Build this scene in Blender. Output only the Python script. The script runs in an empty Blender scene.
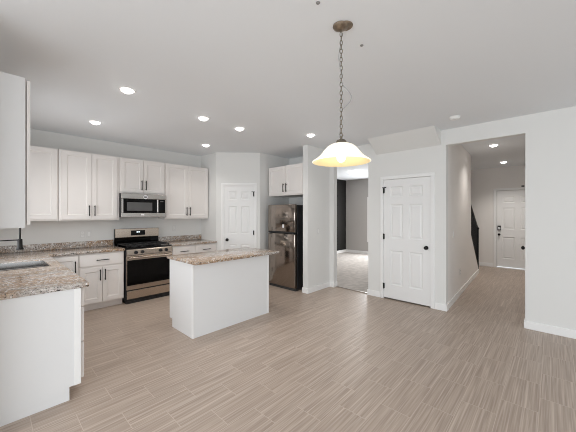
import bpy, bmesh, math
from mathutils import Vector, Matrix
C = bpy.context.scene.collection
S = bpy.context.scene
PI = math.pi

# ------------------------------------------------------------------ camera, world, light, exposure
cam_d = bpy.data.cameras.new('camera'); cam = bpy.data.objects.new('camera', cam_d); C.objects.link(cam)
cam.location = (0, 0, 1.475); cam.rotation_euler = (PI/2, 0, math.radians(43.2-90))
cam_d.sensor_width = 36; cam_d.lens = 282/576*36; cam_d.shift_y = -2.3/576; cam_d.clip_start = .05
S.camera = cam
S.view_settings.view_transform = 'Standard'; S.view_settings.look = 'None'
S.view_settings.exposure = 0.17; S.view_settings.gamma = 1.0; S.view_settings.use_curve_mapping = False
S.cycles.use_denoising = True; S.cycles.filter_width = 1.0
S.cycles.max_bounces = 10; S.cycles.diffuse_bounces = 7; S.cycles.glossy_bounces = 5
S.cycles.sample_clamp_indirect = 6.0
w = bpy.data.worlds.new('daylight'); S.world = w; w.use_nodes = True
w.node_tree.nodes['Background'].inputs[0].default_value = (.88, .95, 1, 1)
w.node_tree.nodes['Background'].inputs[1].default_value = 1.0

def area(name, loc, rot, sx, sy, power, col=(1, 1, 1), spread=180):
    d = bpy.data.lights.new(name, 'AREA'); d.shape = 'RECTANGLE'; d.size = sx; d.size_y = sy
    d.energy = power; d.color = col; d.spread = math.radians(spread)
    o = bpy.data.objects.new(name, d); C.objects.link(o); o.location = loc; o.rotation_euler = rot
    return o
XLW = -.10
# daylight entering through the glazed openings of the rooms
area('patio_daylight', (-2.28, -0.4, 1.30), (0, -PI/2+.68, 0), 2.3, 4.6, 130, (.91, .96, 1))
area('rear_window_daylight', (1.6, -3.58, 1.45), (PI/2-.42, 0, 0), 4.4, 1.9, 19, (.91, .96, 1))
area('sink_window_daylight', (XLW-.04, 4.235, 1.62), (0, -PI/2+.25, 0), .95, .95, 15.5, (.94, .97, 1))
area('far_room_daylight', (9.36, 4.2, 1.27), (0, PI/2, 0), 1.6, 1.25, 75, (.96, .98, 1))

# ------------------------------------------------------------------ materials
def nodes(m): return m.node_tree.nodes, m.node_tree.links
def mat(name, col, rough=.5, metal=0.0, spec=.5, bump=0.0, bscale=200, var=0.0, vscale=6, emit=None, estr=0):
    m = bpy.data.materials.new(name); m.use_nodes = True
    n, l = nodes(m); b = n['Principled BSDF']
    b.inputs['Base Color'].default_value = (*col, 1); b.inputs['Roughness'].default_value = rough
    b.inputs['Metallic'].default_value = metal; b.inputs['Specular IOR Level'].default_value = spec
    if emit: b.inputs['Emission Color'].default_value = (*emit, 1); b.inputs['Emission Strength'].default_value = estr
    tc = n.new('ShaderNodeTexCoord')
    if var:
        z = n.new('ShaderNodeTexNoise'); z.inputs['Scale'].default_value = vscale; z.inputs['Detail'].default_value = 4
        l.new(tc.outputs['Object'], z.inputs['Vector'])
        r = n.new('ShaderNodeValToRGB'); l.new(z.outputs['Fac'], r.inputs['Fac'])
        r.color_ramp.elements[0].position = .35; r.color_ramp.elements[1].position = .65
        r.color_ramp.elements[0].color = (*[c*(1-var) for c in col], 1); r.color_ramp.elements[1].color = (*[min(1, c*(1+var)) for c in col], 1)
        l.new(r.outputs['Color'], b.inputs['Base Color'])
    if bump:
        z = n.new('ShaderNodeTexNoise'); z.inputs['Scale'].default_value = bscale; z.inputs['Detail'].default_value = 3
        l.new(tc.outputs['Object'], z.inputs['Vector'])
        bp = n.new('ShaderNodeBump'); bp.inputs['Strength'].default_value = bump; bp.inputs['Distance'].default_value = .002
        l.new(z.outputs['Fac'], bp.inputs['Height']); l.new(bp.outputs['Normal'], b.inputs['Normal'])
    return m
M = {}
M['wall'] = mat('wall_paint', (.78, .78, .765), .75, spec=.25, bump=.08, bscale=120)
M['ceiling'] = mat('ceiling_paint', (.81, .832, .855), .9, spec=.1, bump=.25, bscale=60)
M['trim'] = mat('trim_paint', (.88, .88, .875), .4, bump=.02)
M['door'] = mat('door_paint', (.84, .84, .835), .4, bump=.04, bscale=90)
M['cabinet'] = mat('cabinet_paint', (.84, .805, .78), .42, bump=.02)
M['panel'] = mat('island_panel_paint', (.79, .795, .80), .45, bump=.02)
M['anchor_dark'] = mat('anchor_plug', (.25, .24, .23), .8, bump=.02)  # dark grey of the ceiling anchor plugs
M['black'] = mat('black_metal', (.008, .0075, .007), .45, metal=0, spec=.3, bump=.02)
M['blackgloss'] = mat('black_glass', (.003, .003, .003), .08, spec=.18, bump=0.001)
M['iron'] = mat('cast_iron', (.012, .012, .013), .6, bump=.1, bscale=300)
M['appl_side'] = mat('appliance_side_enamel', (.02, .02, .022), .45, bump=.05)
M['chrome'] = mat('brushed_nickel', (.62, .60, .57), .25, metal=1, bump=.01)
M['sinksteel'] = mat('sink_steel', (.42, .41, .40), .2, metal=1, bump=.01)
M['bronze'] = mat('antique_bronze', (.27, .215, .16), .42, metal=.85, var=.2, vscale=40)
M['chain'] = mat('chain_antique_nickel', (.20, .175, .14), .35, metal=.8, bump=.01)
M['plate'] = mat('white_plastic', (.86, .86, .85), .35, bump=.01)
M['cover'] = mat('grey_plate', (.74, .74, .73), .4, bump=.01)
M['slot'] = mat('dark_slot', (.05, .05, .05), .6, bump=.01)
M['accent'] = mat('charcoal_paint', (.02, .019, .018), .8, spec=.2, bump=.08)
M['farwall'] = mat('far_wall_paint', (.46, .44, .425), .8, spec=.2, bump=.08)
M['hallwall_lit'] = mat('hall_wall_lit_paint', (.84, .815, .79), .75, spec=.2, bump=.08)  # wall paint made lighter and warmer to imitate the hall lighting
M['window_film'] = mat('microwave_window', (.10, .10, .10), .3, bump=.01)
M['sticker'] = mat('white_sticker', (.9, .9, .9), .5, bump=.01)
M['clear_wire'] = mat('clear_cord', (.30, .30, .30), .3, bump=.01)
M['lens'] = mat('downlight_lens', (1, 1, 1), .5, emit=(1, .97, .92), estr=9, bump=.01)
M['bulb'] = mat('bulb_glass', (1, .95, .85), .3, emit=(1, .9, .7), estr=5, bump=.01)
M['fixture'] = mat('flush_light_glass', (1, .98, .95), .4, emit=(1, .98, .95), estr=4, bump=.01)
M['clock'] = mat('clock_digits', (.8, .9, 1), .4, emit=(.8, .92, 1), estr=1.5, bump=.01)

def steel(name, col, rough, vertical=False):
    m = mat(name, col, rough, metal=1)
    n, l = nodes(m); b = n['Principled BSDF']
    tc = n.new('ShaderNodeTexCoord'); mp = n.new('ShaderNodeMapping'); l.new(tc.outputs['Object'], mp.inputs[0])
    mp.inputs['Scale'].default_value = (2, 2, 400) if not vertical else (400, 400, 2)
    z = n.new('ShaderNodeTexNoise'); z.inputs['Scale'].default_value = 1; l.new(mp.outputs[0], z.inputs['Vector'])
    bp = n.new('ShaderNodeBump'); bp.inputs['Strength'].default_value = .03; bp.inputs['Distance'].default_value = .001
    l.new(z.outputs['Fac'], bp.inputs['Height']); l.new(bp.outputs['Normal'], b.inputs['Normal'])
    return m
M['steel'] = steel('steel_warm_reflection', (.56, .485, .415), .24)  # warm reflection of the surroundings tinted into the range's steel colour
M['steel_grey'] = steel('microwave_stainless', (.50, .475, .45), .26)
M['fridge'] = steel('fridge_stainless', (.34, .295, .26), .13)

def floor_mat():
    m = bpy.data.materials.new('linear_tile'); m.use_nodes = True; n, l = nodes(m); b = n['Principled BSDF']
    tc = n.new('ShaderNodeTexCoord')
    mp = n.new('ShaderNodeMapping'); l.new(tc.outputs['Object'], mp.inputs[0])
    mp.inputs['Location'].default_value = (-.915+.47*20, -2.10+.225*40, 0)
    br = n.new('ShaderNodeTexBrick'); l.new(mp.outputs[0], br.inputs['Vector'])
    br.offset = .5; br.inputs['Scale'].default_value = 1; br.inputs['Brick Width'].default_value = .47; br.inputs['Row Height'].default_value = .225
    br.inputs['Mortar Size'].default_value = .0022; br.inputs['Mortar Smooth'].default_value = .3; br.inputs['Bias'].default_value = 0
    br.inputs['Color1'].default_value = (.0, .0, .0, 1); br.inputs['Color2'].default_value = (1, 1, 1, 1); br.inputs['Mortar'].default_value = (.5, .5, .5, 1)
    # shift the striations from tile to tile
    off = n.new('ShaderNodeVectorMath'); off.operation = 'MULTIPLY_ADD'
    l.new(br.outputs['Color'], off.inputs[0]); off.inputs[1].default_value = (3.7, 1.9, 2.3); l.new(tc.outputs['Object'], off.inputs[2])
    def streak(sx, sy, detail, p0, p1):
        q = n.new('ShaderNodeMapping'); l.new(off.outputs[0], q.inputs[0]); q.inputs['Scale'].default_value = (sx, sy, 1)
        z = n.new('ShaderNodeTexNoise'); z.inputs['Scale'].default_value = 1; z.inputs['Detail'].default_value = detail; l.new(q.outputs[0], z.inputs['Vector'])
        r = n.new('ShaderNodeMapRange'); r.inputs[1].default_value = p0; r.inputs[2].default_value = p1; l.new(z.outputs['Fac'], r.inputs[0])
        return r.outputs[0]
    def mix(fac, a, c):
        x = n.new('ShaderNodeMix'); x.data_type = 'RGBA'
        if hasattr(fac, 'is_linked'): l.new(fac, x.inputs[0])
        else: x.inputs[0].default_value = fac
        for v, i in ((a, 6), (c, 7)):
            if hasattr(v, 'is_linked'): l.new(v, x.inputs[i])
            else: x.inputs[i].default_value = (*v, 1)
        return x.outputs[2]
    fine = streak(2.2, 95, 2, .32, .68); broad = streak(1.6, 40, 2, .35, .65); light = streak(1.1, 60, 1, .60, .70)
    col = mix(fine, FLOOR[0], FLOOR[1])
    col = mix(broad, col, mix(.5, col, FLOOR[2]))
    lm = n.new('ShaderNodeMath'); lm.operation = 'MULTIPLY'; lm.inputs[1].default_value = .42; l.new(light, lm.inputs[0])
    col = mix(lm.outputs[0], col, FLOOR[3])
    bf = n.new('ShaderNodeMath'); bf.operation = 'MULTIPLY'; bf.inputs[1].default_value = .10; l.new(br.outputs['Color'], bf.inputs[0])
    col = mix(bf.outputs[0], col, FLOOR[2])
    mf = n.new('ShaderNodeMath'); mf.operation = 'MULTIPLY'; mf.inputs[1].default_value = .75; l.new(br.outputs['Fac'], mf.inputs[0])
    col = mix(mf.outputs[0], col, FLOOR[4])
    l.new(col, b.inputs['Base Color']); b.inputs['Roughness'].default_value = .38; b.inputs['Specular IOR Level'].default_value = .35
    bp = n.new('ShaderNodeBump'); bp.inputs['Strength'].default_value = .12; bp.inputs['Distance'].default_value = .002
    l.new(br.outputs['Fac'], bp.inputs['Height']); l.new(bp.outputs['Normal'], b.inputs['Normal'])
    return m
FLOOR = [(.335, .262, .212), (.545, .450, .380), (.382, .302, .248), (.68, .59, .515), (.60, .515, .445)]
M['floor'] = floor_mat()

def granite(name):
    m = bpy.data.materials.new(name); m.use_nodes = True; n, l = nodes(m); b = n['Principled BSDF']
    tc = n.new('ShaderNodeTexCoord')
    def noise(scale, detail, p0, p1, rough=.6, vec=None):
        z = n.new('ShaderNodeTexNoise'); z.inputs['Scale'].default_value = scale; z.inputs['Detail'].default_value = detail; z.inputs['Roughness'].default_value = rough
        l.new(vec or tc.outputs['Object'], z.inputs['Vector'])
        r = n.new('ShaderNodeMapRange'); r.inputs[1].default_value = p0; r.inputs[2].default_value = p1; l.new(z.outputs['Fac'], r.inputs[0]); return r.outputs[0]
    def mix(fac, a, c):
        x = n.new('ShaderNodeMix'); x.data_type = 'RGBA'; l.new(fac, x.inputs[0])
        for v, i in ((a, 6), (c, 7)):
            if hasattr(v, 'is_linked'): l.new(v, x.inputs[i])
            else: x.inputs[i].default_value = (*v, 1)
        return x.outputs[2]
    mp = n.new('ShaderNodeMapping'); l.new(tc.outputs['Object'], mp.inputs[0]); mp.inputs['Rotation'].default_value = (0, 0, .25); mp.inputs['Scale'].default_value = (1.4, 4.5, 3)
    col = mix(noise(38, 6, .32, .68), (.30, .265, .24), (.68, .63, .585))
    warm = mix(noise(50, 5, .35, .65), (.22, .125, .065), (.60, .43, .29))
    band = noise(1.3, 4, .40, .54, .6, mp.outputs[0])
    bm_ = n.new('ShaderNodeMath'); bm_.operation = 'MULTIPLY'; bm_.inputs[1].default_value = .92; l.new(band, bm_.inputs[0])
    col = mix(bm_.outputs[0], col, warm)
    col = mix(noise(42, 3, .56, .62), col, (.80, .78, .76))
    col = mix(noise(75, 2, .585, .63), col, (.025, .023, .022))
    col = mix(noise(120, 2, .60, .66), col, (.12, .075, .05))
    l.new(col, b.inputs['Base Color']); b.inputs['Roughness'].default_value = .12; b.inputs['Specular IOR Level'].default_value = .5
    return m
M['granite'] = granite('granite')

def carpet():
    m = mat('carpet_pile', (.50, .465, .435), 1, spec=.05, bump=1.0, bscale=350, var=.12, vscale=9); return m
M['carpet'] = carpet()

def glass_shade(name, col, trans, estr):
    m = bpy.data.materials.new(name); m.use_nodes = True; n, l = nodes(m)
    b = n['Principled BSDF']; b.inputs['Base Color'].default_value = (*col, 1); b.inputs['Roughness'].default_value = .35
    b.inputs['Emission Color'].default_value = (*col, 1); b.inputs['Emission Strength'].default_value = estr
    z = n.new('ShaderNodeTexNoise'); z.inputs['Scale'].default_value = 9; z.inputs['Detail'].default_value = 5
    r = n.new('ShaderNodeMapRange'); r.inputs[3].default_value = estr*.85; r.inputs[4].default_value = estr*1.15
    l.new(z.outputs['Fac'], r.inputs[0]); l.new(r.outputs[0], b.inputs['Emission Strength'])
    t = n.new('ShaderNodeBsdfTranslucent'); t.inputs['Color'].default_value = (*col, 1)
    mx = n.new('ShaderNodeMixShader'); mx.inputs[0].default_value = trans
    l.new(b.outputs[0], mx.inputs[1]); l.new(t.outputs[0], mx.inputs[2]); l.new(mx.outputs[0], n['Material Output'].inputs[0])
    return m
M['shade_out'] = glass_shade('lit_alabaster_glass', (1, .965, .88), .25, .62)
M['shade_in_glow'] = glass_shade('amber_bulb_glow_glass', (.66, .55, .33), .05, .30)  # warm bulb light on the inner glass, put into its colour and emission
def pane_mat():
    m = bpy.data.materials.new('window_pane'); m.use_nodes = True; n, l = nodes(m)
    g = n.new('ShaderNodeBsdfTransparent'); s = n.new('ShaderNodeBsdfGlossy'); s.inputs['Roughness'].default_value = .02
    f = n.new('ShaderNodeFresnel'); f.inputs[0].default_value = 1.3
    mx = n.new('ShaderNodeMixShader'); l.new(f.outputs[0], mx.inputs[0]); l.new(g.outputs[0], mx.inputs[1]); l.new(s.outputs[0], mx.inputs[2])
    l.new(mx.outputs[0], n['Material Output'].inputs[0]); return m
M['pane'] = pane_mat()

# ------------------------------------------------------------------ helpers
def box(bm, x0, y0, z0, x1, y1, z1, bev=0.0, rot=None):
    if x0 > x1: x0, x1 = x1, x0
    if y0 > y1: y0, y1 = y1, y0
    if z0 > z1: z0, z1 = z1, z0
    r = bmesh.ops.create_cube(bm, size=1)
    vs = r['verts']
    for v in vs:
        v.co = Vector((x0+(v.co.x+.5)*(x1-x0), y0+(v.co.y+.5)*(y1-y0), z0+(v.co.z+.5)*(z1-z0)))
    if bev:
        es = list({e for v in vs for e in v.link_edges})
        bmesh.ops.bevel(bm, geom=es, offset=bev, segments=2, affect='EDGES', profile=.5)
    return vs
def cyl(bm, p0, p1, r0, r1=None, seg=20, caps=True):
    r1 = r0 if r1 is None else r1
    p0, p1 = Vector(p0), Vector(p1); d = p1-p0
    q = d.to_track_quat('Z', 'Y').to_matrix().to_4x4(); q.translation = (p0+p1)/2
    bmesh.ops.create_cone(bm, cap_ends=caps, segments=seg, radius1=r0, radius2=r1, depth=d.length, matrix=q)
def lathe(bm, prof, seg=40, center=(0, 0, 0), closed=False):
    cx, cy, cz = center; rings = []
    for r, z in prof:
        if r < 1e-6: rings.append([bm.verts.new((cx, cy, cz+z))])
        else: rings.append([bm.verts.new((cx+r*math.cos(2*PI*i/seg), cy+r*math.sin(2*PI*i/seg), cz+z)) for i in range(seg)])
    pairs = list(zip(rings, rings[1:])) + ([(rings[-1], rings[0])] if closed else [])
    fs = []
    for a, b in pairs:
        for i in range(seg):
            j = (i+1) % seg
            if len(a) == 1 and len(b) == 1: continue
            if len(a) == 1: fs.append(bm.faces.new((a[0], b[j], b[i])))
            elif len(b) == 1: fs.append(bm.faces.new((a[i], a[j], b[0])))
            else: fs.append(bm.faces.new((a[i], a[j], b[j], b[i])))
    return fs
def tube(bm, pts, r, seg=10, cyclic=False):
    pts = [Vector(p) for p in pts]; n = len(pts); rings = []; up = None
    for i, p in enumerate(pts):
        a = pts[(i-1) % n] if cyclic or i else p; b = pts[(i+1) % n] if cyclic or i < n-1 else p
        t = (b-a).normalized()
        if up is None: up = t.orthogonal().normalized()
        up = (up - t*up.dot(t)); up = up.normalized() if up.length > 1e-5 else t.orthogonal().normalized()
        s = t.cross(up)
        rr = r[i] if isinstance(r, (list, tuple)) else r
        rings.append([bm.verts.new(p+(up*math.cos(2*PI*k/seg)+s*math.sin(2*PI*k/seg))*rr) for k in range(seg)])
    for i in range(n if cyclic else n-1):
        a, b = rings[i], rings[(i+1) % n]
        for k in range(seg): bm.faces.new((a[k], a[(k+1) % seg], b[(k+1) % seg], b[k]))
    if not cyclic: bm.faces.new(rings[0][::-1]); bm.faces.new(rings[-1])
def obj(name, bm, m, parent=None, smooth=False, mats=None):
    bmesh.ops.recalc_face_normals(bm, faces=bm.faces)
    me = bpy.data.meshes.new(name); bm.to_mesh(me); bm.free()
    for k in (mats or [m]): me.materials.append(M[k])
    o = bpy.data.objects.new(name, me); C.objects.link(o)
    if parent: o.parent = parent
    if smooth:
        for p in me.polygons: p.use_smooth = True
        me.set_sharp_from_angle(angle=math.radians(38))
    return o
def tag(o, label, cat, group=None):
    o['label'] = label; o['category'] = cat
    if group: o['group'] = group
    return o
def thing(name, label, cat, loc, rz=0.0, group=None):
    o = bpy.data.objects.new(name, None); C.objects.link(o); o.empty_display_size = .1
    o.location = loc; o.rotation_euler = (0, 0, rz)
    return tag(o, label, cat, group)
def struct(name, bm, m, parent=None, loc=None, rz=0, smooth=False):
    o = obj(name, bm, m, parent, smooth)
    if loc: o.location = loc
    o.rotation_euler = (0, 0, rz)
    if not parent: o['kind'] = 'structure'
    return o
def B(): return bmesh.new()
def boxes(*a, bev=0.0):
    bm = B()
    for b in a: box(bm, *b, bev=bev)
    return bm
def panel_front(bm, xs, zs, panels, yf, prof):
    """front face at y=yf (facing -y) cut by xs/zs; cells in `panels` carry a stepped moulding; prof: list of (inset, depth)"""
    for i in range(len(xs)-1):
        for j in range(len(zs)-1):
            x0, x1, z0, z1 = xs[i], xs[i+1], zs[j], zs[j+1]
            if (i, j) not in panels:
                bm.faces.new([bm.verts.new(p) for p in ((x0, yf, z0), (x1, yf, z0), (x1, yf, z1), (x0, yf, z1))]); continue
            prev = [bm.verts.new(p) for p in ((x0, yf, z0), (x1, yf, z0), (x1, yf, z1), (x0, yf, z1))]
            for ins, dep in prof:
                cur = [bm.verts.new(p) for p in ((x0+ins, yf+dep, z0+ins), (x1-ins, yf+dep, z0+ins), (x1-ins, yf+dep, z1-ins), (x0+ins, yf+dep, z1-ins))]
                for k in range(4): bm.faces.new((prev[k], prev[(k+1) % 4], cur[(k+1) % 4], cur[k]))
                prev = cur
            bm.faces.new(prev)
def leaf_body(bm, x0, x1, z0, z1, yf, yb):
    a = [bm.verts.new(p) for p in ((x0, yf, z0), (x1, yf, z0), (x1, yf, z1), (x0, yf, z1))]
    b = [bm.verts.new(p) for p in ((x0, yb, z0), (x1, yb, z0), (x1, yb, z1), (x0, yb, z1))]
    for k in range(4): bm.faces.new((a[k], b[k], b[(k+1) % 4], a[(k+1) % 4]))
    bm.faces.new(b)
def shaker(x0, x1, z0, z1, t=.02, stile=.062):
    bm = B()
    panel_front(bm, [x0, x0+stile, x1-stile, x1], [z0, z0+stile, z1-stile, z1], {(1, 1)}, -t, [(.004, .006), (.012, .010)])
    leaf_body(bm, x0, x1, z0, z1, -t, 0)
    bmesh.ops.remove_doubles(bm, verts=bm.verts, dist=1e-5)
    return bm
def flat_front(x0, x1, z0, z1, t=.02):
    bm = B(); box(bm, x0, -t, z0, x1, 0, z1, bev=.003); return bm
def pull(x, z, vertical=True, L=.168, y=-.02, parent=None):
    bm = B(); h = L/2; r = .0068; st = .032
    if vertical:
        cyl(bm, (x, y-st, z-h), (x, y-st, z+h), r, seg=12)
        for s in (-1, 1): cyl(bm, (x, y, z+s*(h-.018)), (x, y-st, z+s*(h-.018)), r*.9, seg=10)
    else:
        cyl(bm, (x-h, y-st, z), (x+h, y-st, z), r, seg=12)
        for s in (-1, 1): cyl(bm, (x+s*(h-.018), y, z), (x+s*(h-.018), y-st, z), r*.9, seg=10)
    return obj('handle', bm, 'black', parent, smooth=True)

# ------------------------------------------------------------------ the setting
H = 2.745; XR = 4.745; YB = 5.69; XL = -.10; WT = .115
X0, Y0 = -2.3, -3.6
struct('floor', boxes((X0, Y0, -.1, XR+.06, YB+.1, 0), (XR+.06, .14, -.1, 9.72, 1.45, 0), (XR+.06, 1.45, -.1, 9.72, 2.35, 0), (XR+.06, YB-.1, -.1, 4.9, YB+.1, 0)), 'floor')
cf = B(); box(cf, XR+.06, 2.352, -.1, 9.5, 5.9, .012)
struct('floor_carpet', cf, 'carpet')
struct('ceiling', boxes((X0-.1, Y0-.1, H, 9.72, 5.9, H+.1)), 'ceiling')
# back (stove) wall and left (sink) wall
struct('wall_back', boxes((XL-.12, YB, 0, 3.36, YB+.12, H)), 'wall')
struct('wall_left', boxes((XL-.12, 2.6, 0, XL, 3.72, H), (XL-.12, 4.75, 0, XL, YB, H), (XL-.12, 3.72, 0, XL, 4.75, 1.11), (XL-.12, 3.72, 2.13, XL, 4.75, H), (X0, 2.48, 0, XL, 2.6, H)), 'wall')
# room sides behind the photographer: a glazed patio opening and a window
struct('wall_patio', boxes((X0-.12, Y0, 0, X0, -2.75, H), (X0-.12, 1.95, 0, X0, 2.6, H), (X0-.12, -2.75, 2.48, X0, 1.95, H), (X0-.12, -2.75, 0, X0, 1.95, .1)), 'wall')
struct('wall_rear', boxes((X0, Y0-.12, 0, -.65, Y0, H), (3.85, Y0-.12, 0, XR+WT, Y0, H), (-.65, Y0-.12, 0, 3.85, Y0, .45), (-.65, Y0-.12, 2.42, 3.85, Y0, H)), 'wall')
# pantry: return beside the cabinets, diagonal wall with the door, side of the fridge alcove
PD = .0 
struct('wall_pantry_side', boxes((3.24, 5.09, 0, 3.35, YB, H)), 'wall')
K = 1/math.sqrt(2); DL = .643/K
struct('wall_pantry', boxes((0, .0, 0, .165, .10, H), (.785, .0, 0, DL, .10, H), (.165, .0, 2.052, .785, .10, H)), 'wall', None, (3.24, 5.09, 0), -PI/4)
struct('wall_alcove_left', boxes((3.883, 4.447, 0, 4.88, 4.55, H)), 'wall')
struct('wall_alcove_back', boxes((4.78, 3.40, 0, 4.88, 4.46, H)), 'wall')
struct('wall_wing', boxes((4.04, 3.297, 0, 4.80, 3.41, H)), 'wall')
# long right wall: stub, header of the carpeted-room opening, closet front, header of the hall opening, plain run
OZ = 2.515
struct('wall_right', boxes((XR, 3.2, 0, XR+WT, 3.41, H), (XR, 2.451, OZ, XR+WT, 3.2, H), (XR, 2.156, 0, XR+WT, 2.451, H),
       (XR, 1.391, 2.064, XR+WT, 2.156, H), (XR, 1.177, 0, XR+WT, 1.391, H), (XR, .258, OZ, XR+WT, 1.177, H), (XR, Y0, 0, XR+WT, .258, H)), 'wall')
# sloping stair soffit over the closet
def wedge():
    bm = B(); y0, y1 = 1.245, 2.29; xa, xb = 4.40, XR; zl = 2.525
    A = [bm.verts.new(p) for p in ((xa, y0, H), (xb, y0, zl), (xb, y0, H))]
    D = [bm.verts.new(p) for p in ((xa, y1, H), (xb, y1, zl), (xb, y1, H))]
    bm.faces.new(A); bm.faces.new(D)
    for k in range(3): bm.faces.new((A[k], A[(k+1) % 3], D[(k+1) % 3], D[k]))
    return bm
struct('ceiling_soffit', wedge(), 'wall')
# hall
HA = math.atan2(1.361-1.177, 8.509-XR)
def skew(x): return 1.177+(x-XR)*math.tan(HA)
HL = (7.2-XR)/math.cos(HA)
struct('wall_hall_left', boxes((WT, 0, 0, HL, .1, H)), 'hallwall_lit', None, (XR, 1.177, 0), HA)
def knee():
    bm = B(); L0, L1 = HL, HL+1.17
    pr = [(L0, 0), (L1, 0), (L1, .13), (L0, 1.02)]
    a = [bm.verts.new((x, 0, z)) for x, z in pr]; b = [bm.verts.new((x, .1, z)) for x, z in pr]
    bm.faces.new(a); bm.faces.new(b)
    for k in range(4): bm.faces.new((a[k], a[(k+1) % 4], b[(k+1) % 4], b[k]))
    return bm
struct('wall_stair_knee', knee(), 'hallwall_lit', None, (XR, 1.177, 0), HA)
struct('wall_hall_right', boxes((XR+WT, .143, 0, 5.04, .258, H), (5.80, .143, 0, 9.6, .258, H), (5.04, .143, 2.05, 5.80, .258, H)), 'hallwall_lit')
struct('wall_hall_end', boxes((9.6, .143, 0, 9.72, .22, H), (9.6, 1.14, 0, 9.72, 2.4, H), (9.6, .22, 2.105, 9.72, 1.14, H)), 'hallwall_lit')
st = B()
for k in range(7): box(st, 8.35-.26*(k+1), 1.50, 0, 8.35-.26*k, 2.30, .18*(k+1))
struct('floor_stairs', st, 'carpet')
# carpeted room
struct('wall_far', boxes((9.4, 2.45, 0, 9.5, 3.5, H), (9.4, 4.9, 0, 9.5, 5.9, H), (9.4, 3.5, 0, 9.5, 4.9, .45), (9.4, 3.5, 2.08, 9.5, 4.9, H)), 'farwall')
struct('wall_accent', boxes((4.88, 5.78, 0, 9.4, 5.9, H)), 'accent')
struct('wall_divider', boxes((XR+WT, 2.352, 0, 9.6, 2.45, H)), 'farwall')
struct('wall_pantry_back', boxes((4.88, 3.42, 0, 4.98, 5.78, H)), 'farwall')
wf = boxes((9.42, 3.5, .45, 9.47, 3.55, 2.08), (9.42, 4.85, .45, 9.47, 4.9, 2.08), (9.42, 3.55, .45, 9.47, 4.85, .5), (9.42, 3.55, 2.03, 9.47, 4.85, 2.08), (9.43, 3.55, 1.24, 9.46, 4.85, 1.28))
wo = struct('window_1', wf, 'trim')
gp = B(); box(gp, 9.443, 3.55, .5, 9.447, 4.85, 2.03); obj('pane', gp, 'pane', wo)
wf = boxes((XL-.11, 3.72, 1.11, XL-.06, 3.76, 2.13), (XL-.11, 4.71, 1.11, XL-.06, 4.75, 2.13), (XL-.11, 3.76, 1.11, XL-.06, 4.71, 1.15), (XL-.11, 3.76, 2.09, XL-.06, 4.71, 2.13), (XL-.10, 3.76, 1.60, XL-.07, 4.71, 1.64))
wo = struct('window_2', wf, 'trim')
gp = B(); box(gp, XL-.087, 3.76, 1.15, XL-.083, 4.71, 2.09); obj('pane', gp, 'pane', wo)
struct('trim_threshold', boxes((XR+.045, 2.463, 0, XR+.075, 3.2, .014)), 'chrome')

# baseboards
bh, bt = .10, .014
def bb(name, *a, **k):
    bm = B()
    for b in a: box(bm, *b, bev=.003)
    return struct(name, bm, 'trim', **k)
bb('baseboard_right', (XR-bt, Y0, 0, XR, .258, bh), (XR-bt, .258, 0, XR+WT+bt, .258+bt, bh))
bb('baseboard_closet', (XR-bt, 1.177, 0, XR, 1.33, bh), (XR-bt, 2.217, 0, XR, 2.451, bh), (XR-bt, 2.451, 0, XR+WT, 2.451+bt, bh), (XR-bt, 1.177-bt, 0, XR+WT, 1.177, bh))
bb('baseboard_wing', (4.04-bt, 3.297-bt, 0, XR, 3.297, bh), (4.04-bt, 3.297, 0, 4.04, 3.41+bt, bh), (XR-bt, 3.2, 0, XR, 3.297-bt, bh), (XR-bt, 3.2-bt, 0, XR+WT, 3.2, bh))
bb('baseboard_hall', (WT, -bt, 0, HL+1.17, 0, bh), loc=(XR, 1.177, 0), rz=HA)
bb('baseboard_entry', (9.6-bt, 1.21, 0, 9.6, 2.0, bh))
bb('baseboard_far', (9.4-bt, 2.45, 0, 9.4, 5.78, bh+.012), (4.98, 5.78-bt, 0, 9.4-bt, 5.78, bh+.012))
bb('baseboard_pantry', (0, -bt, 0, .10, 0, bh), (.85, -bt, 0, DL, 0, bh), loc=(3.24, 5.09, 0), rz=-PI/4)
bb('baseboard_alcove', (3.883, 4.447-bt, 0, 4.78, 4.447, bh))

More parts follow.
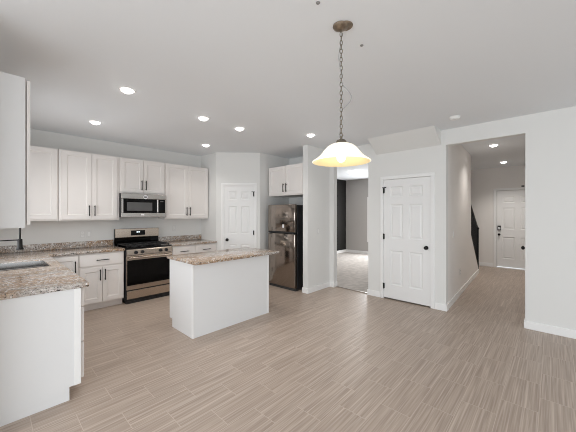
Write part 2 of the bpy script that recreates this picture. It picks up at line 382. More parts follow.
# casings and doors; local x runs along the wall, the room is on -y
def casing(name, x0, x1, zt, wdt, th, loc, rz, depth=.10):
    bm = B()
    for xa, xb in ((x0-wdt, x0-.004), (x1+.004, x1+wdt)):
        box(bm, xa, -th, 0, xb, 0, zt+.004, bev=.004)
        box(bm, xa+.012 if xa < x0 else xa+.030, -th-.004, 0, xa+.034 if xa < x0 else xb-.012, -th, zt+.02, bev=.002)
    box(bm, x0-wdt, -th, zt+.004, x1+wdt, 0, zt+wdt, bev=.004)
    box(bm, x0-wdt+.012, -th-.004, zt+.03, x1+wdt-.012, -th, zt+wdt-.012, bev=.002)
    # jamb lining and stop
    box(bm, x0-.004, -th, 0, x0, depth, zt); box(bm, x1, -th, 0, x1+.004, depth, zt); box(bm, x0, -th*.5, zt, x1, depth, zt+.004)
    return struct(name, bm, 'trim', None, loc, rz)
def six_panel(name, x0, x1, z0, z1, loc, rz, knob_side, y=.0, hinges=(.22, 1.08, 1.88), hinge_stop=True, knob_z=.935, hardware='knob'):
    """door leaf with six moulded panels"""
    g = .003
    a, b = x0+g, x1-g; W = b-a; st = .15*W+.0; mid = .135*W
    xs = [a, a+st, a+(W-mid)/2, a+(W+mid)/2, b-st, b]
    zs = [z0, .255, .845, 1.055, 1.635, 1.765, 1.935, z1]
    bm = B()
    panel_front(bm, xs, zs, {(i, j) for i in (1, 3) for j in (1, 3, 5)}, y, [(.004, .007), (.016, .011), (.024, .011), (.046, .004)])
    leaf_body(bm, a, b, z0, z1, y, y+.035)
    bmesh.ops.remove_doubles(bm, verts=bm.verts, dist=1e-5)
    o = struct(name, bm, 'door', None, loc, rz)
    kx = x0+.065 if knob_side == 'l' else x1-.065
    hx = x1-.001 if knob_side == 'l' else x0+.001
    if hardware == 'knob':
        bm = B(); cyl(bm, (kx, y, knob_z), (kx, y-.008, knob_z), .031, seg=24)
        cyl(bm, (kx, y-.006, knob_z), (kx, y-.035, knob_z), .011, seg=16)
        r = bmesh.ops.create_uvsphere(bm, u_segments=20, v_segments=12, radius=.027, matrix=Matrix.Translation((kx, y-.046, knob_z)) @ Matrix.Diagonal((1, .72, 1, 1)))
        obj('knob', bm, 'black', o, smooth=True)
    for i, z in enumerate(hinges):
        bm = B(); cyl(bm, (hx, y-.016, z-.045), (hx, y-.016, z+.045), .0085, seg=12)
        box(bm, hx-.016, y-.010, z-.043, hx+.016, y-.003, z+.043)
        for s in (-1, 1): cyl(bm, (hx, y-.016, z+s*.045), (hx, y-.016, z+s*.054), .0055, .002, seg=10)
        hg = obj('hinge', bm, 'black', o)
        if hinge_stop and i == len(hinges)-1:
            bm = B(); sg = -1 if knob_side == 'l' else 1
            cyl(bm, (hx-.018, y-.02, z+.05), (hx+.018, y-.02, z+.05), .006, seg=10)
            cyl(bm, (hx+sg*.016, y-.026, z+.05), (hx+sg*.042, y-.026, z+.05), .006, seg=10)
            cyl(bm, (hx+sg*.040, y-.026, z+.05), (hx+sg*.040, y-.010, z+.05), .008, seg=10)
            obj('door_stop', bm, 'black', hg)
    return o
# closet door (right wall, faces -X): local x -> -Y
casing('trim_1', 0, .765, 2.064, .058, .014, (XR, 2.156, 0), -PI/2)
six_panel('door_1', 0, .765, .022, 2.060, (XR, 2.156, 0), -PI/2, 'r', y=.0)
# pantry door on the diagonal
casing('trim_2', .165, .785, 2.052, .058, .014, (3.24, 5.09, 0), -PI/4)
six_panel('door_2', .165, .785, .022, 2.048, (3.24, 5.09, 0), -PI/4, 'l', y=.0)
# front door at the end of the hall: local x -> -Y
casing('trim_3', 0, .92, 2.105, .058, .014, (9.6, 1.14, 0), -PI/2)
fd = six_panel('door_3', 0, .92, .03, 2.10, (9.6, 1.14, 0), -PI/2, 'l', y=.012, hinge_stop=False, knob_z=.905)
bm = B(); box(bm, .03, -.018, 1.02, .105, .012, 1.15, bev=.008); kp = obj('keypad_lock', bm, 'appl_side', fd)
bm = B(); box(bm, .04, -.021, 1.045, .095, -.017, 1.105, bev=.002); obj('keypad', bm, 'chrome', kp)
struct('trim_sill', boxes((9.53, .22, 0, 9.6, 1.14, .02)), 'trim')
# door in the hall's right-hand wall, faces +Y: local x -> -X
casing('trim_4', 0, .76, 2.05, .058, .014, (5.80, .258, 0), PI)
six_panel('door_4', 0, .76, .02, 2.046, (5.80, .258, 0), PI, 'r', y=.0, hinges=(.22, 1.05, 1.80), knob_z=1.0)

# ------------------------------------------------------------------ cabinets (local: x along the run, front at y=0 facing -y, body on +y)
BH = .876; TK = .105
def base_carcass(Wd, D, ends=(0, 0)):
    bm = B()
    box(bm, 0, 0, TK, Wd, D, BH); box(bm, 0, .075, 0, Wd, D, TK)
    return bm
def base_cab(name, label, loc, rz, Wd, D, fronts, group='base cabinets', hollow=False):
    t = thing(name, label, 'cabinet', loc, rz, group)
    if hollow:
        bm = boxes((0, 0, TK, .018, D, BH), (Wd-.018, 0, TK, Wd, D, BH), (.018, 0, TK, Wd-.018, D, TK+.018), (.018, D-.012, TK+.018, Wd-.018, D, BH), (.018, 0, TK+.018, Wd-.018, .018, BH), (0, .075, 0, Wd, .09, TK))
    else: bm = base_carcass(Wd, D)
    obj('body', bm, 'cabinet', t)
    for f in fronts:
        kind, x0, x1, z0, z1, hx, hz, hv = f
        if kind == 'door': d = obj('door', shaker(x0, x1, z0, z1), 'cabinet', t)
        elif kind == 'panel_drawer': d = obj('drawer', shaker(x0, x1, z0, z1), 'cabinet', t)
        else: d = obj('drawer', flat_front(x0, x1, z0, z1), 'cabinet', t)
        if hx is not None: pull(hx, hz, hv, parent=d)
    return t
def two_doors(Wd, z0=.125, zd=.655, drawers=1):
    m = Wd/2; g = .003; e = .012
    fr = [('door', e, m-g, z0, zd, m-.033, zd-.115, True), ('door', m+g, Wd-e, z0, zd, m+.033, zd-.115, True)]
    if drawers == 1: fr.append(('drawer', e, Wd-e, zd+.028, BH-.022, m, (zd+.006+BH)/2, False))
    else:
        fr.append(('drawer', e, m-.012, zd+.028, BH-.022, m/2, (zd+.006+BH)/2, False)); fr.append(('drawer', m+.012, Wd-e, zd+.028, BH-.022, m*1.5, (zd+.006+BH)/2, False))
    return fr
FB = YB-.61          # front plane of the back run
base_cab('base_cabinet', 'white base cabinet with one wide drawer over two doors, left of the stove', (.912, FB, 0), 0, .60, .607, two_doors(.60))
base_cab('base_cabinet', 'white base cabinet with two drawers side by side, between the stove and the pantry wall', (2.30, FB, 0), 0, .932, .607, two_doors(.932, drawers=2))
base_cab('corner_base_cabinet', 'white corner base cabinet whose narrow door peeks out behind the sink counter edge', (XL+.005, FB, 0), 0, .912-XL-.007, .603,
         [('door', .70, 1.0, .125, BH-.022, .965, .70, True)])
# sink run, faces +X : local x -> +Y, local y -> -X
FX = .517
t = base_cab('drawer_base_cabinet', 'white base cabinet with a stack of three drawers, its blank end panel facing the camera', (FX, 2.80, 0), PI/2, .90, FX-XL-.003,
         [('drawer', .012, .888, .72, BH-.012, .45, .79, False), ('drawer', .012, .888, .432, .708, .45, .57, False), ('drawer', .012, .888, .135, .42, .45, .28, False)])
for c in t.children:
    if c.name.startswith('drawer'): c.location.y = -.006
bm = B(); box(bm, -.014, .0, TK, 0, FX-XL-.003, BH); box(bm, -.014, .075, 0, 0, FX-XL-.003, TK)
ep = obj('end_panel', bm, 'panel', t); ep['label'] = 'plain white end panel'
bm = B(); box(bm, -.019, 0, TK, -.014, .045, BH-.001, bev=.001); obj('corner_trim', bm, 'trim', t)
base_cab('sink_base_cabinet', 'white sink base cabinet under the stainless sink, hidden behind the counter end', (FX, 3.702, 0), PI/2, .945, FX-XL-.003,
         [('door', .012, .47, .125, BH-.022, .437, .72, True), ('door', .475, .933, .125, BH-.022, .508, .72, True)], hollow=True)

# upper cabinets
UB, UT, UD = 1.372, 2.44, .31
def upper_cab(name, label, loc, rz, Wd, z0, z1, doors, D=UD, group='wall cabinets'):
    t = thing(name, label, 'cabinet', (loc[0], loc[1], z0), rz, group)
    h = z1-z0
    bm = B(); box(bm, 0, 0, 0, Wd, D, h); obj('body', bm, 'cabinet', t)
    for x0, x1, hx in doors:
        d = obj('door', shaker(x0, x1, .022, h-.012), 'cabinet', t)
        if hx is not None: pull(hx, .022+.128, True, parent=d)
    return t
FU = YB-.003-UD
def pair(Wd, e=.012): m = Wd/2; return [(e, m-.003, m-.036), (m+.003, Wd-e, m+.036)]
upper_cab('wall_cabinet', 'white wall cabinet with a single blind-corner door, beside the hanging cabinet end panel', (XL+.004, FU), 0, .722-XL-.004, UB, UT, [(.36, .80, None)])
upper_cab('wall_cabinet', 'tall white two-door wall cabinet just left of the microwave', (.726, FU), 0, .805, UB, UT, [(.035, .407, .375), (.413, .770, .447)])
upper_cab('wall_cabinet', 'short white two-door wall cabinet directly above the microwave', (1.535, FU), 0, .765, 1.83, UT, pair(.765))
upper_cab('wall_cabinet', 'tall white two-door wall cabinet right of the microwave', (2.304, FU), 0, .92, UB, UT, pair(.92))
t = upper_cab('wall_cabinet', 'white wall cabinet over the sink counter end, blank end panel towards the camera', (.191, 2.83), PI/2, .60, UB, 2.470, [(.002, .597, .56)], D=.191-XL-.003)
for c in t.children:
    if c.name.startswith('door'): c.location.y = -.006
bm = B(); box(bm, -.012, .004, 0, -.0005, .29, 2.470-UB); obj('end_panel', bm, 'panel', t)
upper_cab('fridge_cabinet', 'short deep two-door white cabinet over the refrigerator', (4.09, 4.395), -PI/2, .965, 1.842, UT, [(.035, .494, .458), (.50, .953, .536)], D=.67)

# ------------------------------------------------------------------ countertops
def slab(xs, ys, cells, z0, z1, bev=.006):
    bm = B(); V = {}
    def v(i, j, z):
        if (i, j, z) not in V: V[(i, j, z)] = bm.verts.new((xs[i], ys[j], z))
        return V[(i, j, z)]
    for i, j in cells:
        bm.faces.new((v(i, j, z1), v(i+1, j, z1), v(i+1, j+1, z1), v(i, j+1, z1)))
        bm.faces.new((v(i, j+1, z0), v(i+1, j+1, z0), v(i+1, j, z0), v(i, j, z0)))
        for (di, dj), (a, b) in {(-1, 0): ((0, 1), (0, 0)), (1, 0): ((1, 0), (1, 1)), (0, -1): ((0, 0), (1, 0)), (0, 1): ((1, 1), (0, 1))}.items():
            if (i+di, j+dj) not in cells:
                p, q = (i+a[0], j+a[1]), (i+b[0], j+b[1])
                bm.faces.new((v(*p, z0), v(*q, z0), v(*q, z1), v(*p, z1)))
    bmesh.ops.recalc_face_normals(bm, faces=bm.faces)
    es = [e for e in bm.edges if len(e.link_faces) == 2 and e.calc_face_angle(0) > .5]
    bmesh.ops.bevel(bm, geom=es, offset=bev, segments=3, affect='EDGES', profile=.5)
    return bm
CZ0, CZ1 = .8775, .914
SX0, SX1, SY0, SY1 = .035, .465, 3.93, 4.53
def ctop(name, label, loc, bm, group='granite countertops'):
    t = thing(name, label, 'countertop', loc, 0, group); o = obj('slab', bm, 'granite', t, smooth=True); o.location = (-loc[0], -loc[1], -loc[2]); return t
def splash(label, x0, y0, x1, y1):
    t = thing('backsplash', label, 'backsplash', ((x0+x1)/2, (y0+y1)/2, CZ1+.0005), 0, 'granite backsplashes')
    a, b = (x1-x0)/2, (y1-y0)/2
    obj('slab', boxes((-a, -b, 0, a, b, .102), bev=.003), 'granite', t)
xs = [XL+.002, SX0, SX1, .57, 1.522]; ys = [2.77, SY0, SY1, YB-.645, YB-.002]
cells = {(i, j) for i in range(3) for j in range(4)} - {(1, 1)} | {(3, 3)}
ct = ctop('sink_countertop', 'speckled L-shaped granite countertop around the sink, running to the stove', (.2, 4.2, CZ0), slab(xs, ys, cells, CZ0, CZ1))
splash('low granite backsplash strip on the stove wall, left of the stove', XL+.022, YB-.021, 1.522, YB-.001)
splash('low granite backsplash strip along the sink wall behind the faucet', XL+.001, 2.77, XL+.021, YB-.001)
ct = ctop('stove_side_countertop', 'short speckled granite countertop between the stove and the pantry wall', (2.7, 5.3, CZ0), slab([2.297, 3.237], [YB-.645, YB-.002], {(0, 0)}, CZ0, CZ1))
splash('low granite backsplash strip on the short counter right of the stove', 2.297, YB-.021, 3.237, YB-.001)

# sink
t = thing('kitchen_sink', 'undermount stainless steel sink set in the granite counter at left', 'sink', (.25, 4.23, CZ0))
bm = B(); cx, cy = .25, 4.23; a, b = (SX1-SX0)/2, (SY1-SY0)/2; d = .20
def ringv(h, k, z): return [bm.verts.new((sx*(a+k), sy*(b+k), z)) for sx, sy in ((-1, -1), (1, -1), (1, 1), (-1, 1))]
r0 = ringv(0, -.0025, CZ1-CZ0-.006); r1 = ringv(0, -.006, CZ1-CZ0-.006); r2 = ringv(0, -.009, -.012); r3 = ringv(0, -.02, -d+.02); r4 = ringv(0, -.045, -d)
for p, q in ((r0, r1), (r1, r2), (r2, r3), (r3, r4)):
    for k in range(4): bm.faces.new((p[k], p[(k+1) % 4], q[(k+1) % 4], q[k]))
bm.faces.new(r4)
o = obj('basin', bm, 'sinksteel', t, smooth=False)
sm = o.modifiers.new('s', 'SOLIDIFY'); sm.thickness = .0015; sm.offset = -1
bm = B(); lathe(bm, [(0, .004), (.03, .004), (.04, .006), (.045, 0)], 24, (0, 0, -d+.001)); obj('drain', bm, 'chrome', t, smooth=True)
bm = B(); box(bm, -a+.01, b*.36, -.11, a-.01, b*.36+.016, -.012, bev=.006); obj('divider', bm, 'sinksteel', t)

# faucet: post and looping pipe, spray head held out over the basin by a docking arm
t = thing('kitchen_faucet', 'matte black pull-down faucet with docking arm over the sink', 'faucet', (-.03, 4.23, CZ1))
bm = B(); cyl(bm, (0, 0, 0), (0, 0, .012), .03, seg=24); cyl(bm, (0, 0, .012), (0, 0, .09), .022, seg=20); obj('base', bm, 'black', t, smooth=True)
bm = B(); ex = .27; R_ = ex/2; zc = .47
pts = [(0, 0, .08), (0, 0, .3)] + [(R_-R_*math.cos(PI*k/16), 0, zc+R_*math.sin(PI*k/16)) for k in range(17)] + [(ex, 0, .34), (ex, 0, .268)]
tube(bm, pts, .0085, 12); obj('spout_pipe', bm, 'black', t, smooth=True)
bm = B(); lathe(bm, [(0, .118), (.016, .116), (.021, .10), (.023, .03), (.031, .012), (.032, 0), (0, 0)], 24, (ex, 0, .170)); obj('spray_head', bm, 'black', t, smooth=True)
bm = B(); cyl(bm, (0, 0, 0.276), (ex, 0, 0.276), .006, seg=12); lathe(bm, [(.02, -.008), (.021, 0), (.02, .008), (.0, .008)], 20, (ex, 0, 0.276)); lathe(bm, [(.02, -.012), (.021, 0), (.02, .012), (.0, .012)], 20, (0, 0, 0.276)); obj('docking_arm', bm, 'black', t, smooth=True)
bm = B(); cyl(bm, (0, .02, .06), (0, .06, .075), .007, seg=10); cyl(bm, (0, .06, .075), (.0, .068, .16), .006, .005, seg=10); obj('lever', bm, 'black', t, smooth=True)

# ------------------------------------------------------------------ gas range
SW = .758
t = thing('gas_range', 'stainless gas range with black glass oven door and cast iron grates', 'stove', (1.532, 5.03, 0), 0)
SD = YB-.01-5.03
bm = B(); box(bm, 0, .03, .035, SW, SD, .895); box(bm, .01, .02, 0, SW-.01, SD-.03, .035); obj('body', bm, 'appl_side', t)
bm = B(); box(bm, .012, -.005, .078, SW-.012, .03, .212, bev=.006); obj('storage_drawer', bm, 'steel', t)
bm = B(); box(bm, .006, -.008, .228, SW-.006, .03, .790, bev=.006); od = obj('oven_door', bm, 'steel', t)
bm = B(); box(bm, .012, -.0105, .300, SW-.012, -.0075, .712, bev=.001); obj('oven_window', bm, 'blackgloss', od)
bm = B(); cyl(bm, (.03, -.05, .752), (SW-.03, -.05, .752), .014, seg=20)
for x in (.06, SW-.06): box(bm, x-.012, -.05, .740, x+.012, -.006, .764, bev=.004)
obj('door_handle', bm, 'steel', od, smooth=True)
bm = B()
pr = [(-.016, .796), (-.010, .876), (-.002, .886), (.06, .886), (.06, .796)]
for x0_, x1_ in ((.004, SW-.004),):
    va = [bm.verts.new((x0_, y, z)) for y, z in pr]; vb = [bm.verts.new((x1_, y, z)) for y, z in pr]
    bm.faces.new(va); bm.faces.new(vb)
    for k in range(5): bm.faces.new((va[k], va[(k+1) % 5], vb[(k+1) % 5], vb[k]))
cp = obj('control_panel', bm, 'steel', t)
for x in (.145, .245, .545, .645):
    bm = B(); cyl(bm, (x, -.012, .836), (x, -.018, .836), .028, seg=24); cyl(bm, (x, -.018, .836), (x, -.044, .836), .025, .022, seg=24)
    box(bm, x-.004, -.050, .816, x+.004, -.042, .856, bev=.0015); obj('knob', bm, 'iron', cp, smooth=True)
bm = B(); box(bm, 0, .028, .893, SW, SD-.06, .908, bev=.004); obj('cooktop', bm, 'blackgloss', t)
for bx, by in ((.18, .16), (.18, .43), (SW/2, .30), (SW-.18, .16), (SW-.18, .43)):
    bm = B(); lathe(bm, [(.048, 0), (.046, .012), (.036, .014), (.034, .022), (0, .024)], 24, (bx, by, .908)); obj('burner', bm, 'iron', t, smooth=True)
for g0, g1 in ((.03, .262), (.268, .49), (.496, .728)):
    bm = B(); zt, zb = .948, .908; bw = .007
    ya, yb = .055, SD-.085
    for x in (g0, g1-2*bw): box(bm, x, ya, zt-.014, x+2*bw, yb, zt, bev=.002)
    for y in (ya, yb-2*bw, (ya+yb)/2-bw): box(bm, g0, y, zt-.014, g1, y+2*bw, zt, bev=.002)
    m_ = (g0+g1)/2
    box(bm, m_-bw, ya, zt-.012, m_+bw, yb, zt, bev=.002)
    for y in (ya+.10, yb-.10): box(bm, g0, y-bw, zt-.012, g1, y+bw, zt, bev=.002)
    for x in (g0, g1-2*bw):
        for y in (ya, yb-2*bw): box(bm, x, y, zb, x+2*bw, y+2*bw, zt)
    obj('grate', bm, 'iron', t)
bm = B(); box(bm, .004, SD-.058, .90, SW-.004, SD, 1.05); box(bm, .0, SD-.062, .95, .012, SD, 1.2); 
bg = obj('back_riser', bm, 'blackgloss', t)
bm = B(); box(bm, .004, SD-.075, 1.045, SW-.004, SD-.01, 1.205, bev=.006); bgd = obj('backguard', bm, 'steel', t)
bm = B(); box(bm, .255, SD-.079, 1.078, .50, SD-.074, 1.168, bev=.002); dsp = obj('display', bm, 'blackgloss', bgd)
bm = B()
for sx in (.352, .366, .384, .398): box(bm, sx, SD-.081, 1.128, sx+.009, SD-.0785, 1.150)
obj('clock', bm, 'clock', dsp)

# ------------------------------------------------------------------ over-the-range microwave
t = thing('microwave', 'stainless over-the-range microwave with black glass door above the stove', 'microwave', (1.535, 5.285, 1.415), 0)
MW, MH, MD = .762, .41, YB-.004-5.285
bm = B(); box(bm, 0, .02, 0, MW, MD, MH); obj('body', bm, 'appl_side', t)
bm = B(); box(bm, .002, -.006, .318, MW-.002, .02, MH-.002, bev=.006); tb = obj('top_vent', bm, 'steel_grey', t)
bm = B(); cyl(bm, (.385, -.006, .355), (.385, -.0085, .355), .036, seg=28); sk = obj('sticker', bm, 'sticker', tb)
bm = B(); box(bm, .362, -.0095, .344, .408, -.0084, .366, bev=.0003); obj('print', bm, 'slot', sk)
bm = B(); box(bm, .002, -.006, .0, MW-.002, .02, .074, bev=.005); fr = obj('lower_trim', bm, 'steel_grey', t)
bm = B(); box(bm, .31, -.0075, .03, .365, -.0055, .058, bev=.0005); obj('badge', bm, 'sticker', fr)
bm = B(); box(bm, .002, -.010, .076, .575, .02, .316, bev=.004); dr = obj('door', bm, 'blackgloss', t)
bm = B(); box(bm, .002, -.0115, .076, .03, -.006, .316, bev=.002); obj('door_edge', bm, 'steel_grey', dr)
bm = B(); box(bm, .085, -.0125, .112, .50, -.0095, .258, bev=.001); obj('window', bm, 'window_film', dr)
bm = B(); cyl(bm, (.585, -.042, .085), (.585, -.042, .312), .012, seg=16)
for z in (.105, .292): cyl(bm, (.585, -.042, z), (.585, -.006, z), .008, seg=12)
obj('handle', bm, 'steel_grey', dr, smooth=True)
bm = B(); box(bm, .602, -.008, .076, MW-.03, .02, .316, bev=.003); pn = obj('control_panel', bm, 'blackgloss', t)
bm = B(); box(bm, .64, -.0095, .275, .70, -.0075, .296); obj('display', bm, 'window_film', pn)
bm = B(); box(bm, MW-.03, -.008, .076, MW-.002, .02, .316, bev=.003); obj('side_trim', bm, 'steel_grey', t)

# ------------------------------------------------------------------ refrigerator (faces -X)
t = thing('refrigerator', 'stainless top-freezer refrigerator in the alcove beside the pantry door', 'refrigerator', (3.965, 4.29, 0), -PI/2)
FW, FH = .742, 1.655
bm = B(); box(bm, .004, .075, .03, FW-.004, .775, FH-.012, bev=.006); obj('body', bm, 'appl_side', t)
bm = B(); box(bm, .01, .03, .0, FW-.01, .7, .045); obj('base_grille', bm, 'slot', t)
def fdoor(nm, z0, z1):
    bm = B(); box(bm, 0, 0, z0, FW, .07, z1, bev=.014); o = obj(nm, bm, 'fridge', t, smooth=True)
    return o
fz = fdoor('freezer_door', 1.115, FH); ld = fdoor('fridge_door', .055, 1.085)
bm = B(); box(bm, .02, -.012, 1.095, FW-.03, .06, 1.125, bev=.006); obj('freezer_handle', bm, 'iron', fz)
bm = B(); box(bm, .04, -.004, 1.068, .12, .05, 1.09, bev=.004); obj('door_handle', bm, 'iron', ld)
bm = B(); box(bm, .415, -.0015, 1.20, .455, .001, 1.265, bev=.0004); sk = obj('sticker', bm, 'sticker', fz)

# ------------------------------------------------------------------ island
IX0, IX1, IY0, IY1 = 1.650, 2.865, 3.09, 3.70
t = thing('island_cabinet', 'white kitchen island base with plain back and end panels', 'kitchen island', (IX0, IY0, 0))
IW, ID = IX1-IX0, IY1-IY0
bm = B(); box(bm, .012, .012, 0, IW-.012, ID-.075, BH); box(bm, .012, .012, TK, IW-.012, ID, BH); obj('body', bm, 'cabinet', t)
bm = B(); box(bm, .0, .0, 0, IW, .012, BH); obj('back_panel', bm, 'panel', t)
for x0, x1 in ((0, .012), (IW-.012, IW)):
    bm = B(); box(bm, x0, .012, TK, x1, ID, BH); box(bm, x0, .012, 0, x1, ID-.075, TK); obj('end_panel', bm, 'panel', t)
for x0, x1 in ((-.004, .018), (IW-.018, IW+.004)):
    bm = B(); box(bm, x0, -.005, 0, x1, .018, BH-.001, bev=.002); obj('corner_trim', bm, 'trim', t)
for k in range(2):
    x0, x1 = .015+k*IW/2, IW/2*(k+1)-.015
    # fronts face +Y (the stove side)
    for z0, z1, nm in ((.125, .655, 'door'), (.683, BH-.022, 'drawer')):
        bm = shaker(0, x1-x0, z0, z1) if nm == 'door' else flat_front(0, x1-x0, z0, z1)
        d = obj(nm, bm, 'cabinet', t); d.location = (x1, ID, 0); d.rotation_euler = (0, 0, PI)
        pull((x1-x0)/2 if nm == 'drawer' else (.05 if k else x1-x0-.05), (z0+z1)/2 if nm == 'drawer' else z1-.11, nm == 'door', parent=d)
ctop('island_countertop', 'speckled granite island top overhanging the white island base', (2.2, 3.4, CZ0), slab([1.632, 3.0], [2.995, 3.755], {(0, 0)}, CZ0, CZ1, bev=.010))

# ------------------------------------------------------------------ pendant lamp
px, py = 1.650, 1.052
t = thing('pendant_lamp', 'lit pendant lamp with white bell glass shade on a chain', 'lamp', (px, py, H))
def rel(x, y, z): return (x-px, y-py, z-H)
bm = B(); lathe(bm, [(0, 0), (.050, 0), (.052, -.003), (.048, -.008), (.0, -.009)], 36, (.001, -.030, 0)); cn = obj('ceiling_plate', bm, 'bronze', t, smooth=True)
bm = B(); lathe(bm, [(0, -.001), (.052, -.002), (.053, -.007), (.048, -.015), (.031, -.025), (.012, -.032), (0, -.033)], 40, (-.019, -.008, 0)); obj('canopy', bm, 'bronze', t, smooth=True)
bm = B()
zt, zb = -.034, 1.990-H; pitch = .0285; L, Wl, rw = .040, .022, .0026
n = int((zt-zb)/pitch)
for k in range(n+1):
    zc = zt - (k+.5)*pitch; pts = []
    for i in range(20):
        a = 2*PI*i/20; c, s_ = math.cos(a), math.sin(a)
        x = (Wl/2-rw)*c; z = (L/2-rw)*s_
        if k % 2 == 0: pts.append((x*.71+0, -x*.71, zc+z))
        else: pts.append((x*.71, x*.71, zc+z))
    tube(bm, pts, rw, 6, True)
obj('chain', bm, 'chain', t, smooth=True)
bm = B(); pts = []
for k in range(60):
    u = k/59; z = zt+(zb-zt)*u
    a = 9*u; r = .006+.010*abs(math.sin(7*u))
    if .50 < u < .72: r += .055*math.sin((u-.50)/.22*PI); a = 5.5
    pts.append((r*math.cos(a)*1.0, r*math.sin(a)*1.0, z))
tube(bm, pts, .0023, 6); obj('wire', bm, 'clear_wire', t, smooth=True)
bm = B(); lathe(bm, [(0, .052), (.006, .052), (.009, .044), (.007, .036), (.012, .032), (.030, .024), (.036, .012), (.040, 0), (.0, 0)], 32, (0, 0, 1.951-H))
tube(bm, [(.012*math.cos(a)*.71, -.012*math.cos(a)*.71, 1.951-H+.060+.012*math.sin(a)) for a in [2*PI*i/16 for i in range(16)]], .0028, 6, True)
obj('shade_cap', bm, 'chain', t, smooth=True)
RZ = 1.831-H
prof = [(.036, .122), (.055, .119), (.076, .111), (.096, .098), (.113, .080), (.128, .059), (.144, .040), (.163, .024), (.183, .010), (.196, .001)]
outer = prof; inner = [(max(r-.006, .01), z-.005) for r, z in prof][::-1]
bm = B(); lathe(bm, outer + [(.197, -.003), (.193, -.005)], 56, (0, 0, RZ)); so = obj('shade', bm, 'shade_out', t, smooth=True)
bm = B(); lathe(bm, [(.1925, -.005)] + inner[:] + [(.0, .115)], 56, (0, 0, RZ)); obj('shade_inner_glow', bm, 'shade_in_glow', so, smooth=True)  # added inner skin carrying the painted amber bulb glow
bm = B(); lathe(bm, [(0, -.036), (.018, -.031), (.028, -.016), (.030, 0), (.026, .018), (.016, .036), (.013, .055), (.013, .085), (0, .085)], 28, (0, 0, RZ+.030)); obj('bulb', bm, 'bulb', t, smooth=True)
d = bpy.data.lights.new('pendant_glow', 'POINT'); d.energy = 1.2; d.color = (1, .85, .62); d.shadow_soft_size = .04
o = bpy.data.objects.new('pendant_glow', d); C.objects.link(o); o.parent = t; o.location = (0, 0, RZ-.02)

# ------------------------------------------------------------------ recessed downlights and ceiling devices
def downlight(x, y, label, group, power, r=.078):
    t = thing('recessed_downlight', label, 'ceiling light', (x, y, H), 0, group)
    bm = B(); lathe(bm, [(r*.78, -.004), (r*.8, -.007), (r, -.004), (r*1.02, 0), (0, 0)], 36); obj('trim_ring', bm, 'plate', t, smooth=True)
    bm = B(); lathe(bm, [(0, -.034), (r*.35, -.031), (r*.62, -.020), (r*.78, -.0042)], 36); obj('lens', bm, 'lens', t, smooth=True)  # bulged below the ceiling to imitate the bloom around a flat lens
    d = bpy.data.lights.new('downlight_beam', 'SPOT'); d.energy = power; d.color = (1, .955, .90); d.spot_size = math.radians(125); d.spot_blend = .9; d.shadow_soft_size = .06
    o = bpy.data.objects.new('downlight_beam', d); C.objects.link(o); o.parent = t; o.location = (0, 0, -.045)
DLP = 19
G = 'recessed lights over the kitchen'
downlight(.98, 3.18, 'round recessed light above the sink counter end, largest of the kitchen ceiling lights', G, DLP)
downlight(1.02, 4.62, 'round recessed light above the corner of the L-shaped counter, close to the wall cabinets', G, DLP)
downlight(1.96, 3.38, 'round recessed light straight above the island, nearer the sink side', G, DLP)
downlight(2.57, 3.40, 'round recessed light above the island end nearer the refrigerator', G, DLP)
downlight(2.76, 4.67, 'round recessed light right in front of the pantry door wall, above the short counter', G, DLP)
downlight(3.56, 2.84, 'round recessed light left of the pendant lamp, near the wing wall', G, DLP)
G = 'recessed lights in the hall'
downlight(6.41, .80, 'nearer recessed light in the hall ceiling, just inside the opening', G, 28)
downlight(8.67, .88, 'farther recessed light in the hall ceiling, towards the front door', G, 72)
bm = B(); lathe(bm, [(0, -.034), (.042, -.033), (.056, -.024), (.060, -.010), (.068, -.008), (.068, 0), (0, 0)], 36)
o = obj('base', bm, 'plate'); t = thing('smoke_detector', 'white round smoke detector on the ceiling before the hall opening', 'smoke detector', (4.2, .94, H)); o.parent = t; o.name = 'housing'
bm = B(); lathe(bm, [(0, -.0365), (.012, -.036), (.014, -.033), (0, -.033)], 20); obj('test_button', bm, 'cover', t, smooth=True)
for (x, y), lb in (((1.36, 1.03), 'small dark ceiling anchor hole plug at the top edge, left of the lamp canopy'), ((1.93, 1.05), 'small dark ceiling anchor hole plug right of the pendant chain')):
    bm = B(); lathe(bm, [(0, -.008), (.006, -.008), (.010, -.006), (.013, -.002), (.013, 0), (0, 0)], 18)
    o = obj('screw_anchor', bm, 'anchor_dark', smooth=True); o.location = (x, y, H); tag(o, lb, 'anchor', 'ceiling anchors')
t = thing('flush_ceiling_light', 'glowing flush ceiling light in the carpeted room', 'ceiling light', (7.46, 4.31, H))
bm = B(); lathe(bm, [(0, -.03), (.17, -.03), (.18, -.02), (.18, 0), (0, 0)], 36); obj('pan', bm, 'plate', t, smooth=True)
bm = B(); lathe(bm, [(0, -.10), (.08, -.095), (.14, -.075), (.19, -.035), (.195, -.028), (0, -.028)], 36); obj('diffuser', bm, 'fixture', t, smooth=True)
d = bpy.data.lights.new('flush_glow', 'AREA'); d.shape = 'DISK'; d.size = .36; d.energy = 22; d.color = (1, .95, .88)
o = bpy.data.objects.new('flush_glow', d); C.objects.link(o); o.parent = t; o.location = (0, 0, -.108)

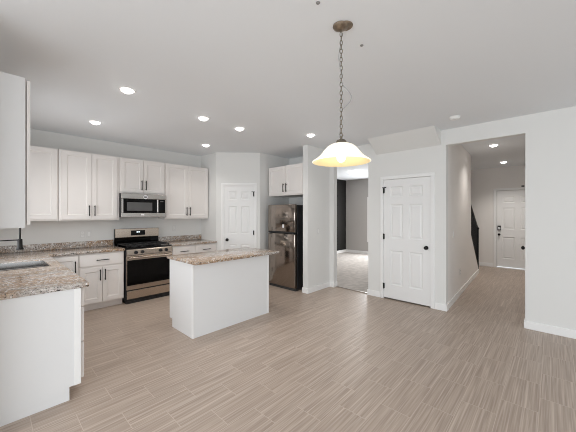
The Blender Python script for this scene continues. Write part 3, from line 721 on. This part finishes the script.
# ------------------------------------------------------------------ wall plates
def plate(name, label, loc, rz, kind, w_=.072, h_=.116):
    t = thing(name, label, 'outlet' if kind == 'outlet' else 'switch', loc, rz)
    bm = B(); box(bm, -w_/2, -.006, -h_/2, w_/2, 0, h_/2, bev=.002); obj('cover_plate', bm, 'cover', t)
    if kind == 'outlet':
        for z in (-.026, .026):
            bm = B(); box(bm, -.017, -.0075, z-.017, .017, -.005, z+.017, bev=.001); r = obj('receptacle', bm, 'plate', t)
            bm = B()
            for sx in (-.007, .005): box(bm, sx, -.0085, z-.006, sx+.002, -.0072, z+.006)
            obj('slots', bm, 'slot', r)
    else:
        bm = B(); box(bm, -.017, -.009, -.034, .017, -.005, .034, bev=.0015); obj('rocker', bm, 'plate', t)
plate('wall_outlet', 'white outlet plate on the backsplash wall left of the stove', (1.075, YB, 1.135), 0, 'outlet')
plate('light_switch', 'white switch plate beside the outlet on the backsplash wall left of the stove', (1.165, YB, 1.135), 0, 'switch')
plate('wall_outlet', 'white outlet plate on the wall above the short counter right of the stove', (2.63, YB, 1.18), 0, 'outlet')
plate('light_switch', 'white switch plate on the wing wall beside the refrigerator', (4.355, 3.297, 1.14), 0, 'switch')
plate('light_switch', 'light switch plate on the hall wall just inside the opening', (5.285, skew(5.285), 1.14), HA, 'switch')
plate('wall_outlet', 'low outlet plate on the hall wall above the baseboard', (5.885, skew(5.885), .42), HA, 'outlet')
bm = B(); box(bm, 0, 0, 0, .03, .06, .035, bev=.005); o = obj('door_sensor', bm, 'slot'); o.location = (9.57, .54, 2.18); tag(o, 'small dark alarm sensor above the front door', 'sensor')

# ------------------------------------------------------------------ stair railing at the end of the hall wall
t = thing('stair_railing', 'black stair railing at the far end of the hall wall', 'railing', (XR, 1.177, 0), HA)
yr = .03; L1 = HL+1.17; L0 = HL
bm = B(); box(bm, L1+.0, yr-.035, 0, L1+.075, yr+.035, 1.09, bev=.004); lathe(bm, [(0, 1.15), (.03, 1.135), (.048, 1.105), (.05, 1.09), (0, 1.088)], 20, (L1+.037, yr, 0)); obj('newel_post', bm, 'black', t)
def knee_z(x): return .13+(L1-x)/(L1-L0)*.89
bm = B(); tube(bm, [(L1+.12, yr-.0, 1.12), (L1+.03, yr, 1.13), (L0+.004, yr, 1.70)], .026, 12); obj('handrail', bm, 'black', t, smooth=True)
for k in range(12):
    x = L0+.06+k*.095; zt_ = 1.70+(x-L0)/(L1+.03-L0)*(1.13-1.70)
    bm = B(); box(bm, x-.007, yr-.007, knee_z(x)-.004, x+.007, yr+.007, zt_); obj('baluster', bm, 'black', t)
bm = B(); bmesh.ops.create_cube(bm, size=1)
for v in bm.verts:
    x = L0+.002 if v.co.x < 0 else L1; v.co = Vector((x, -.008 if v.co.y < 0 else .108, knee_z(x)+(.018 if v.co.z > 0 else .0)))
obj('base_rail', bm, 'black', t)
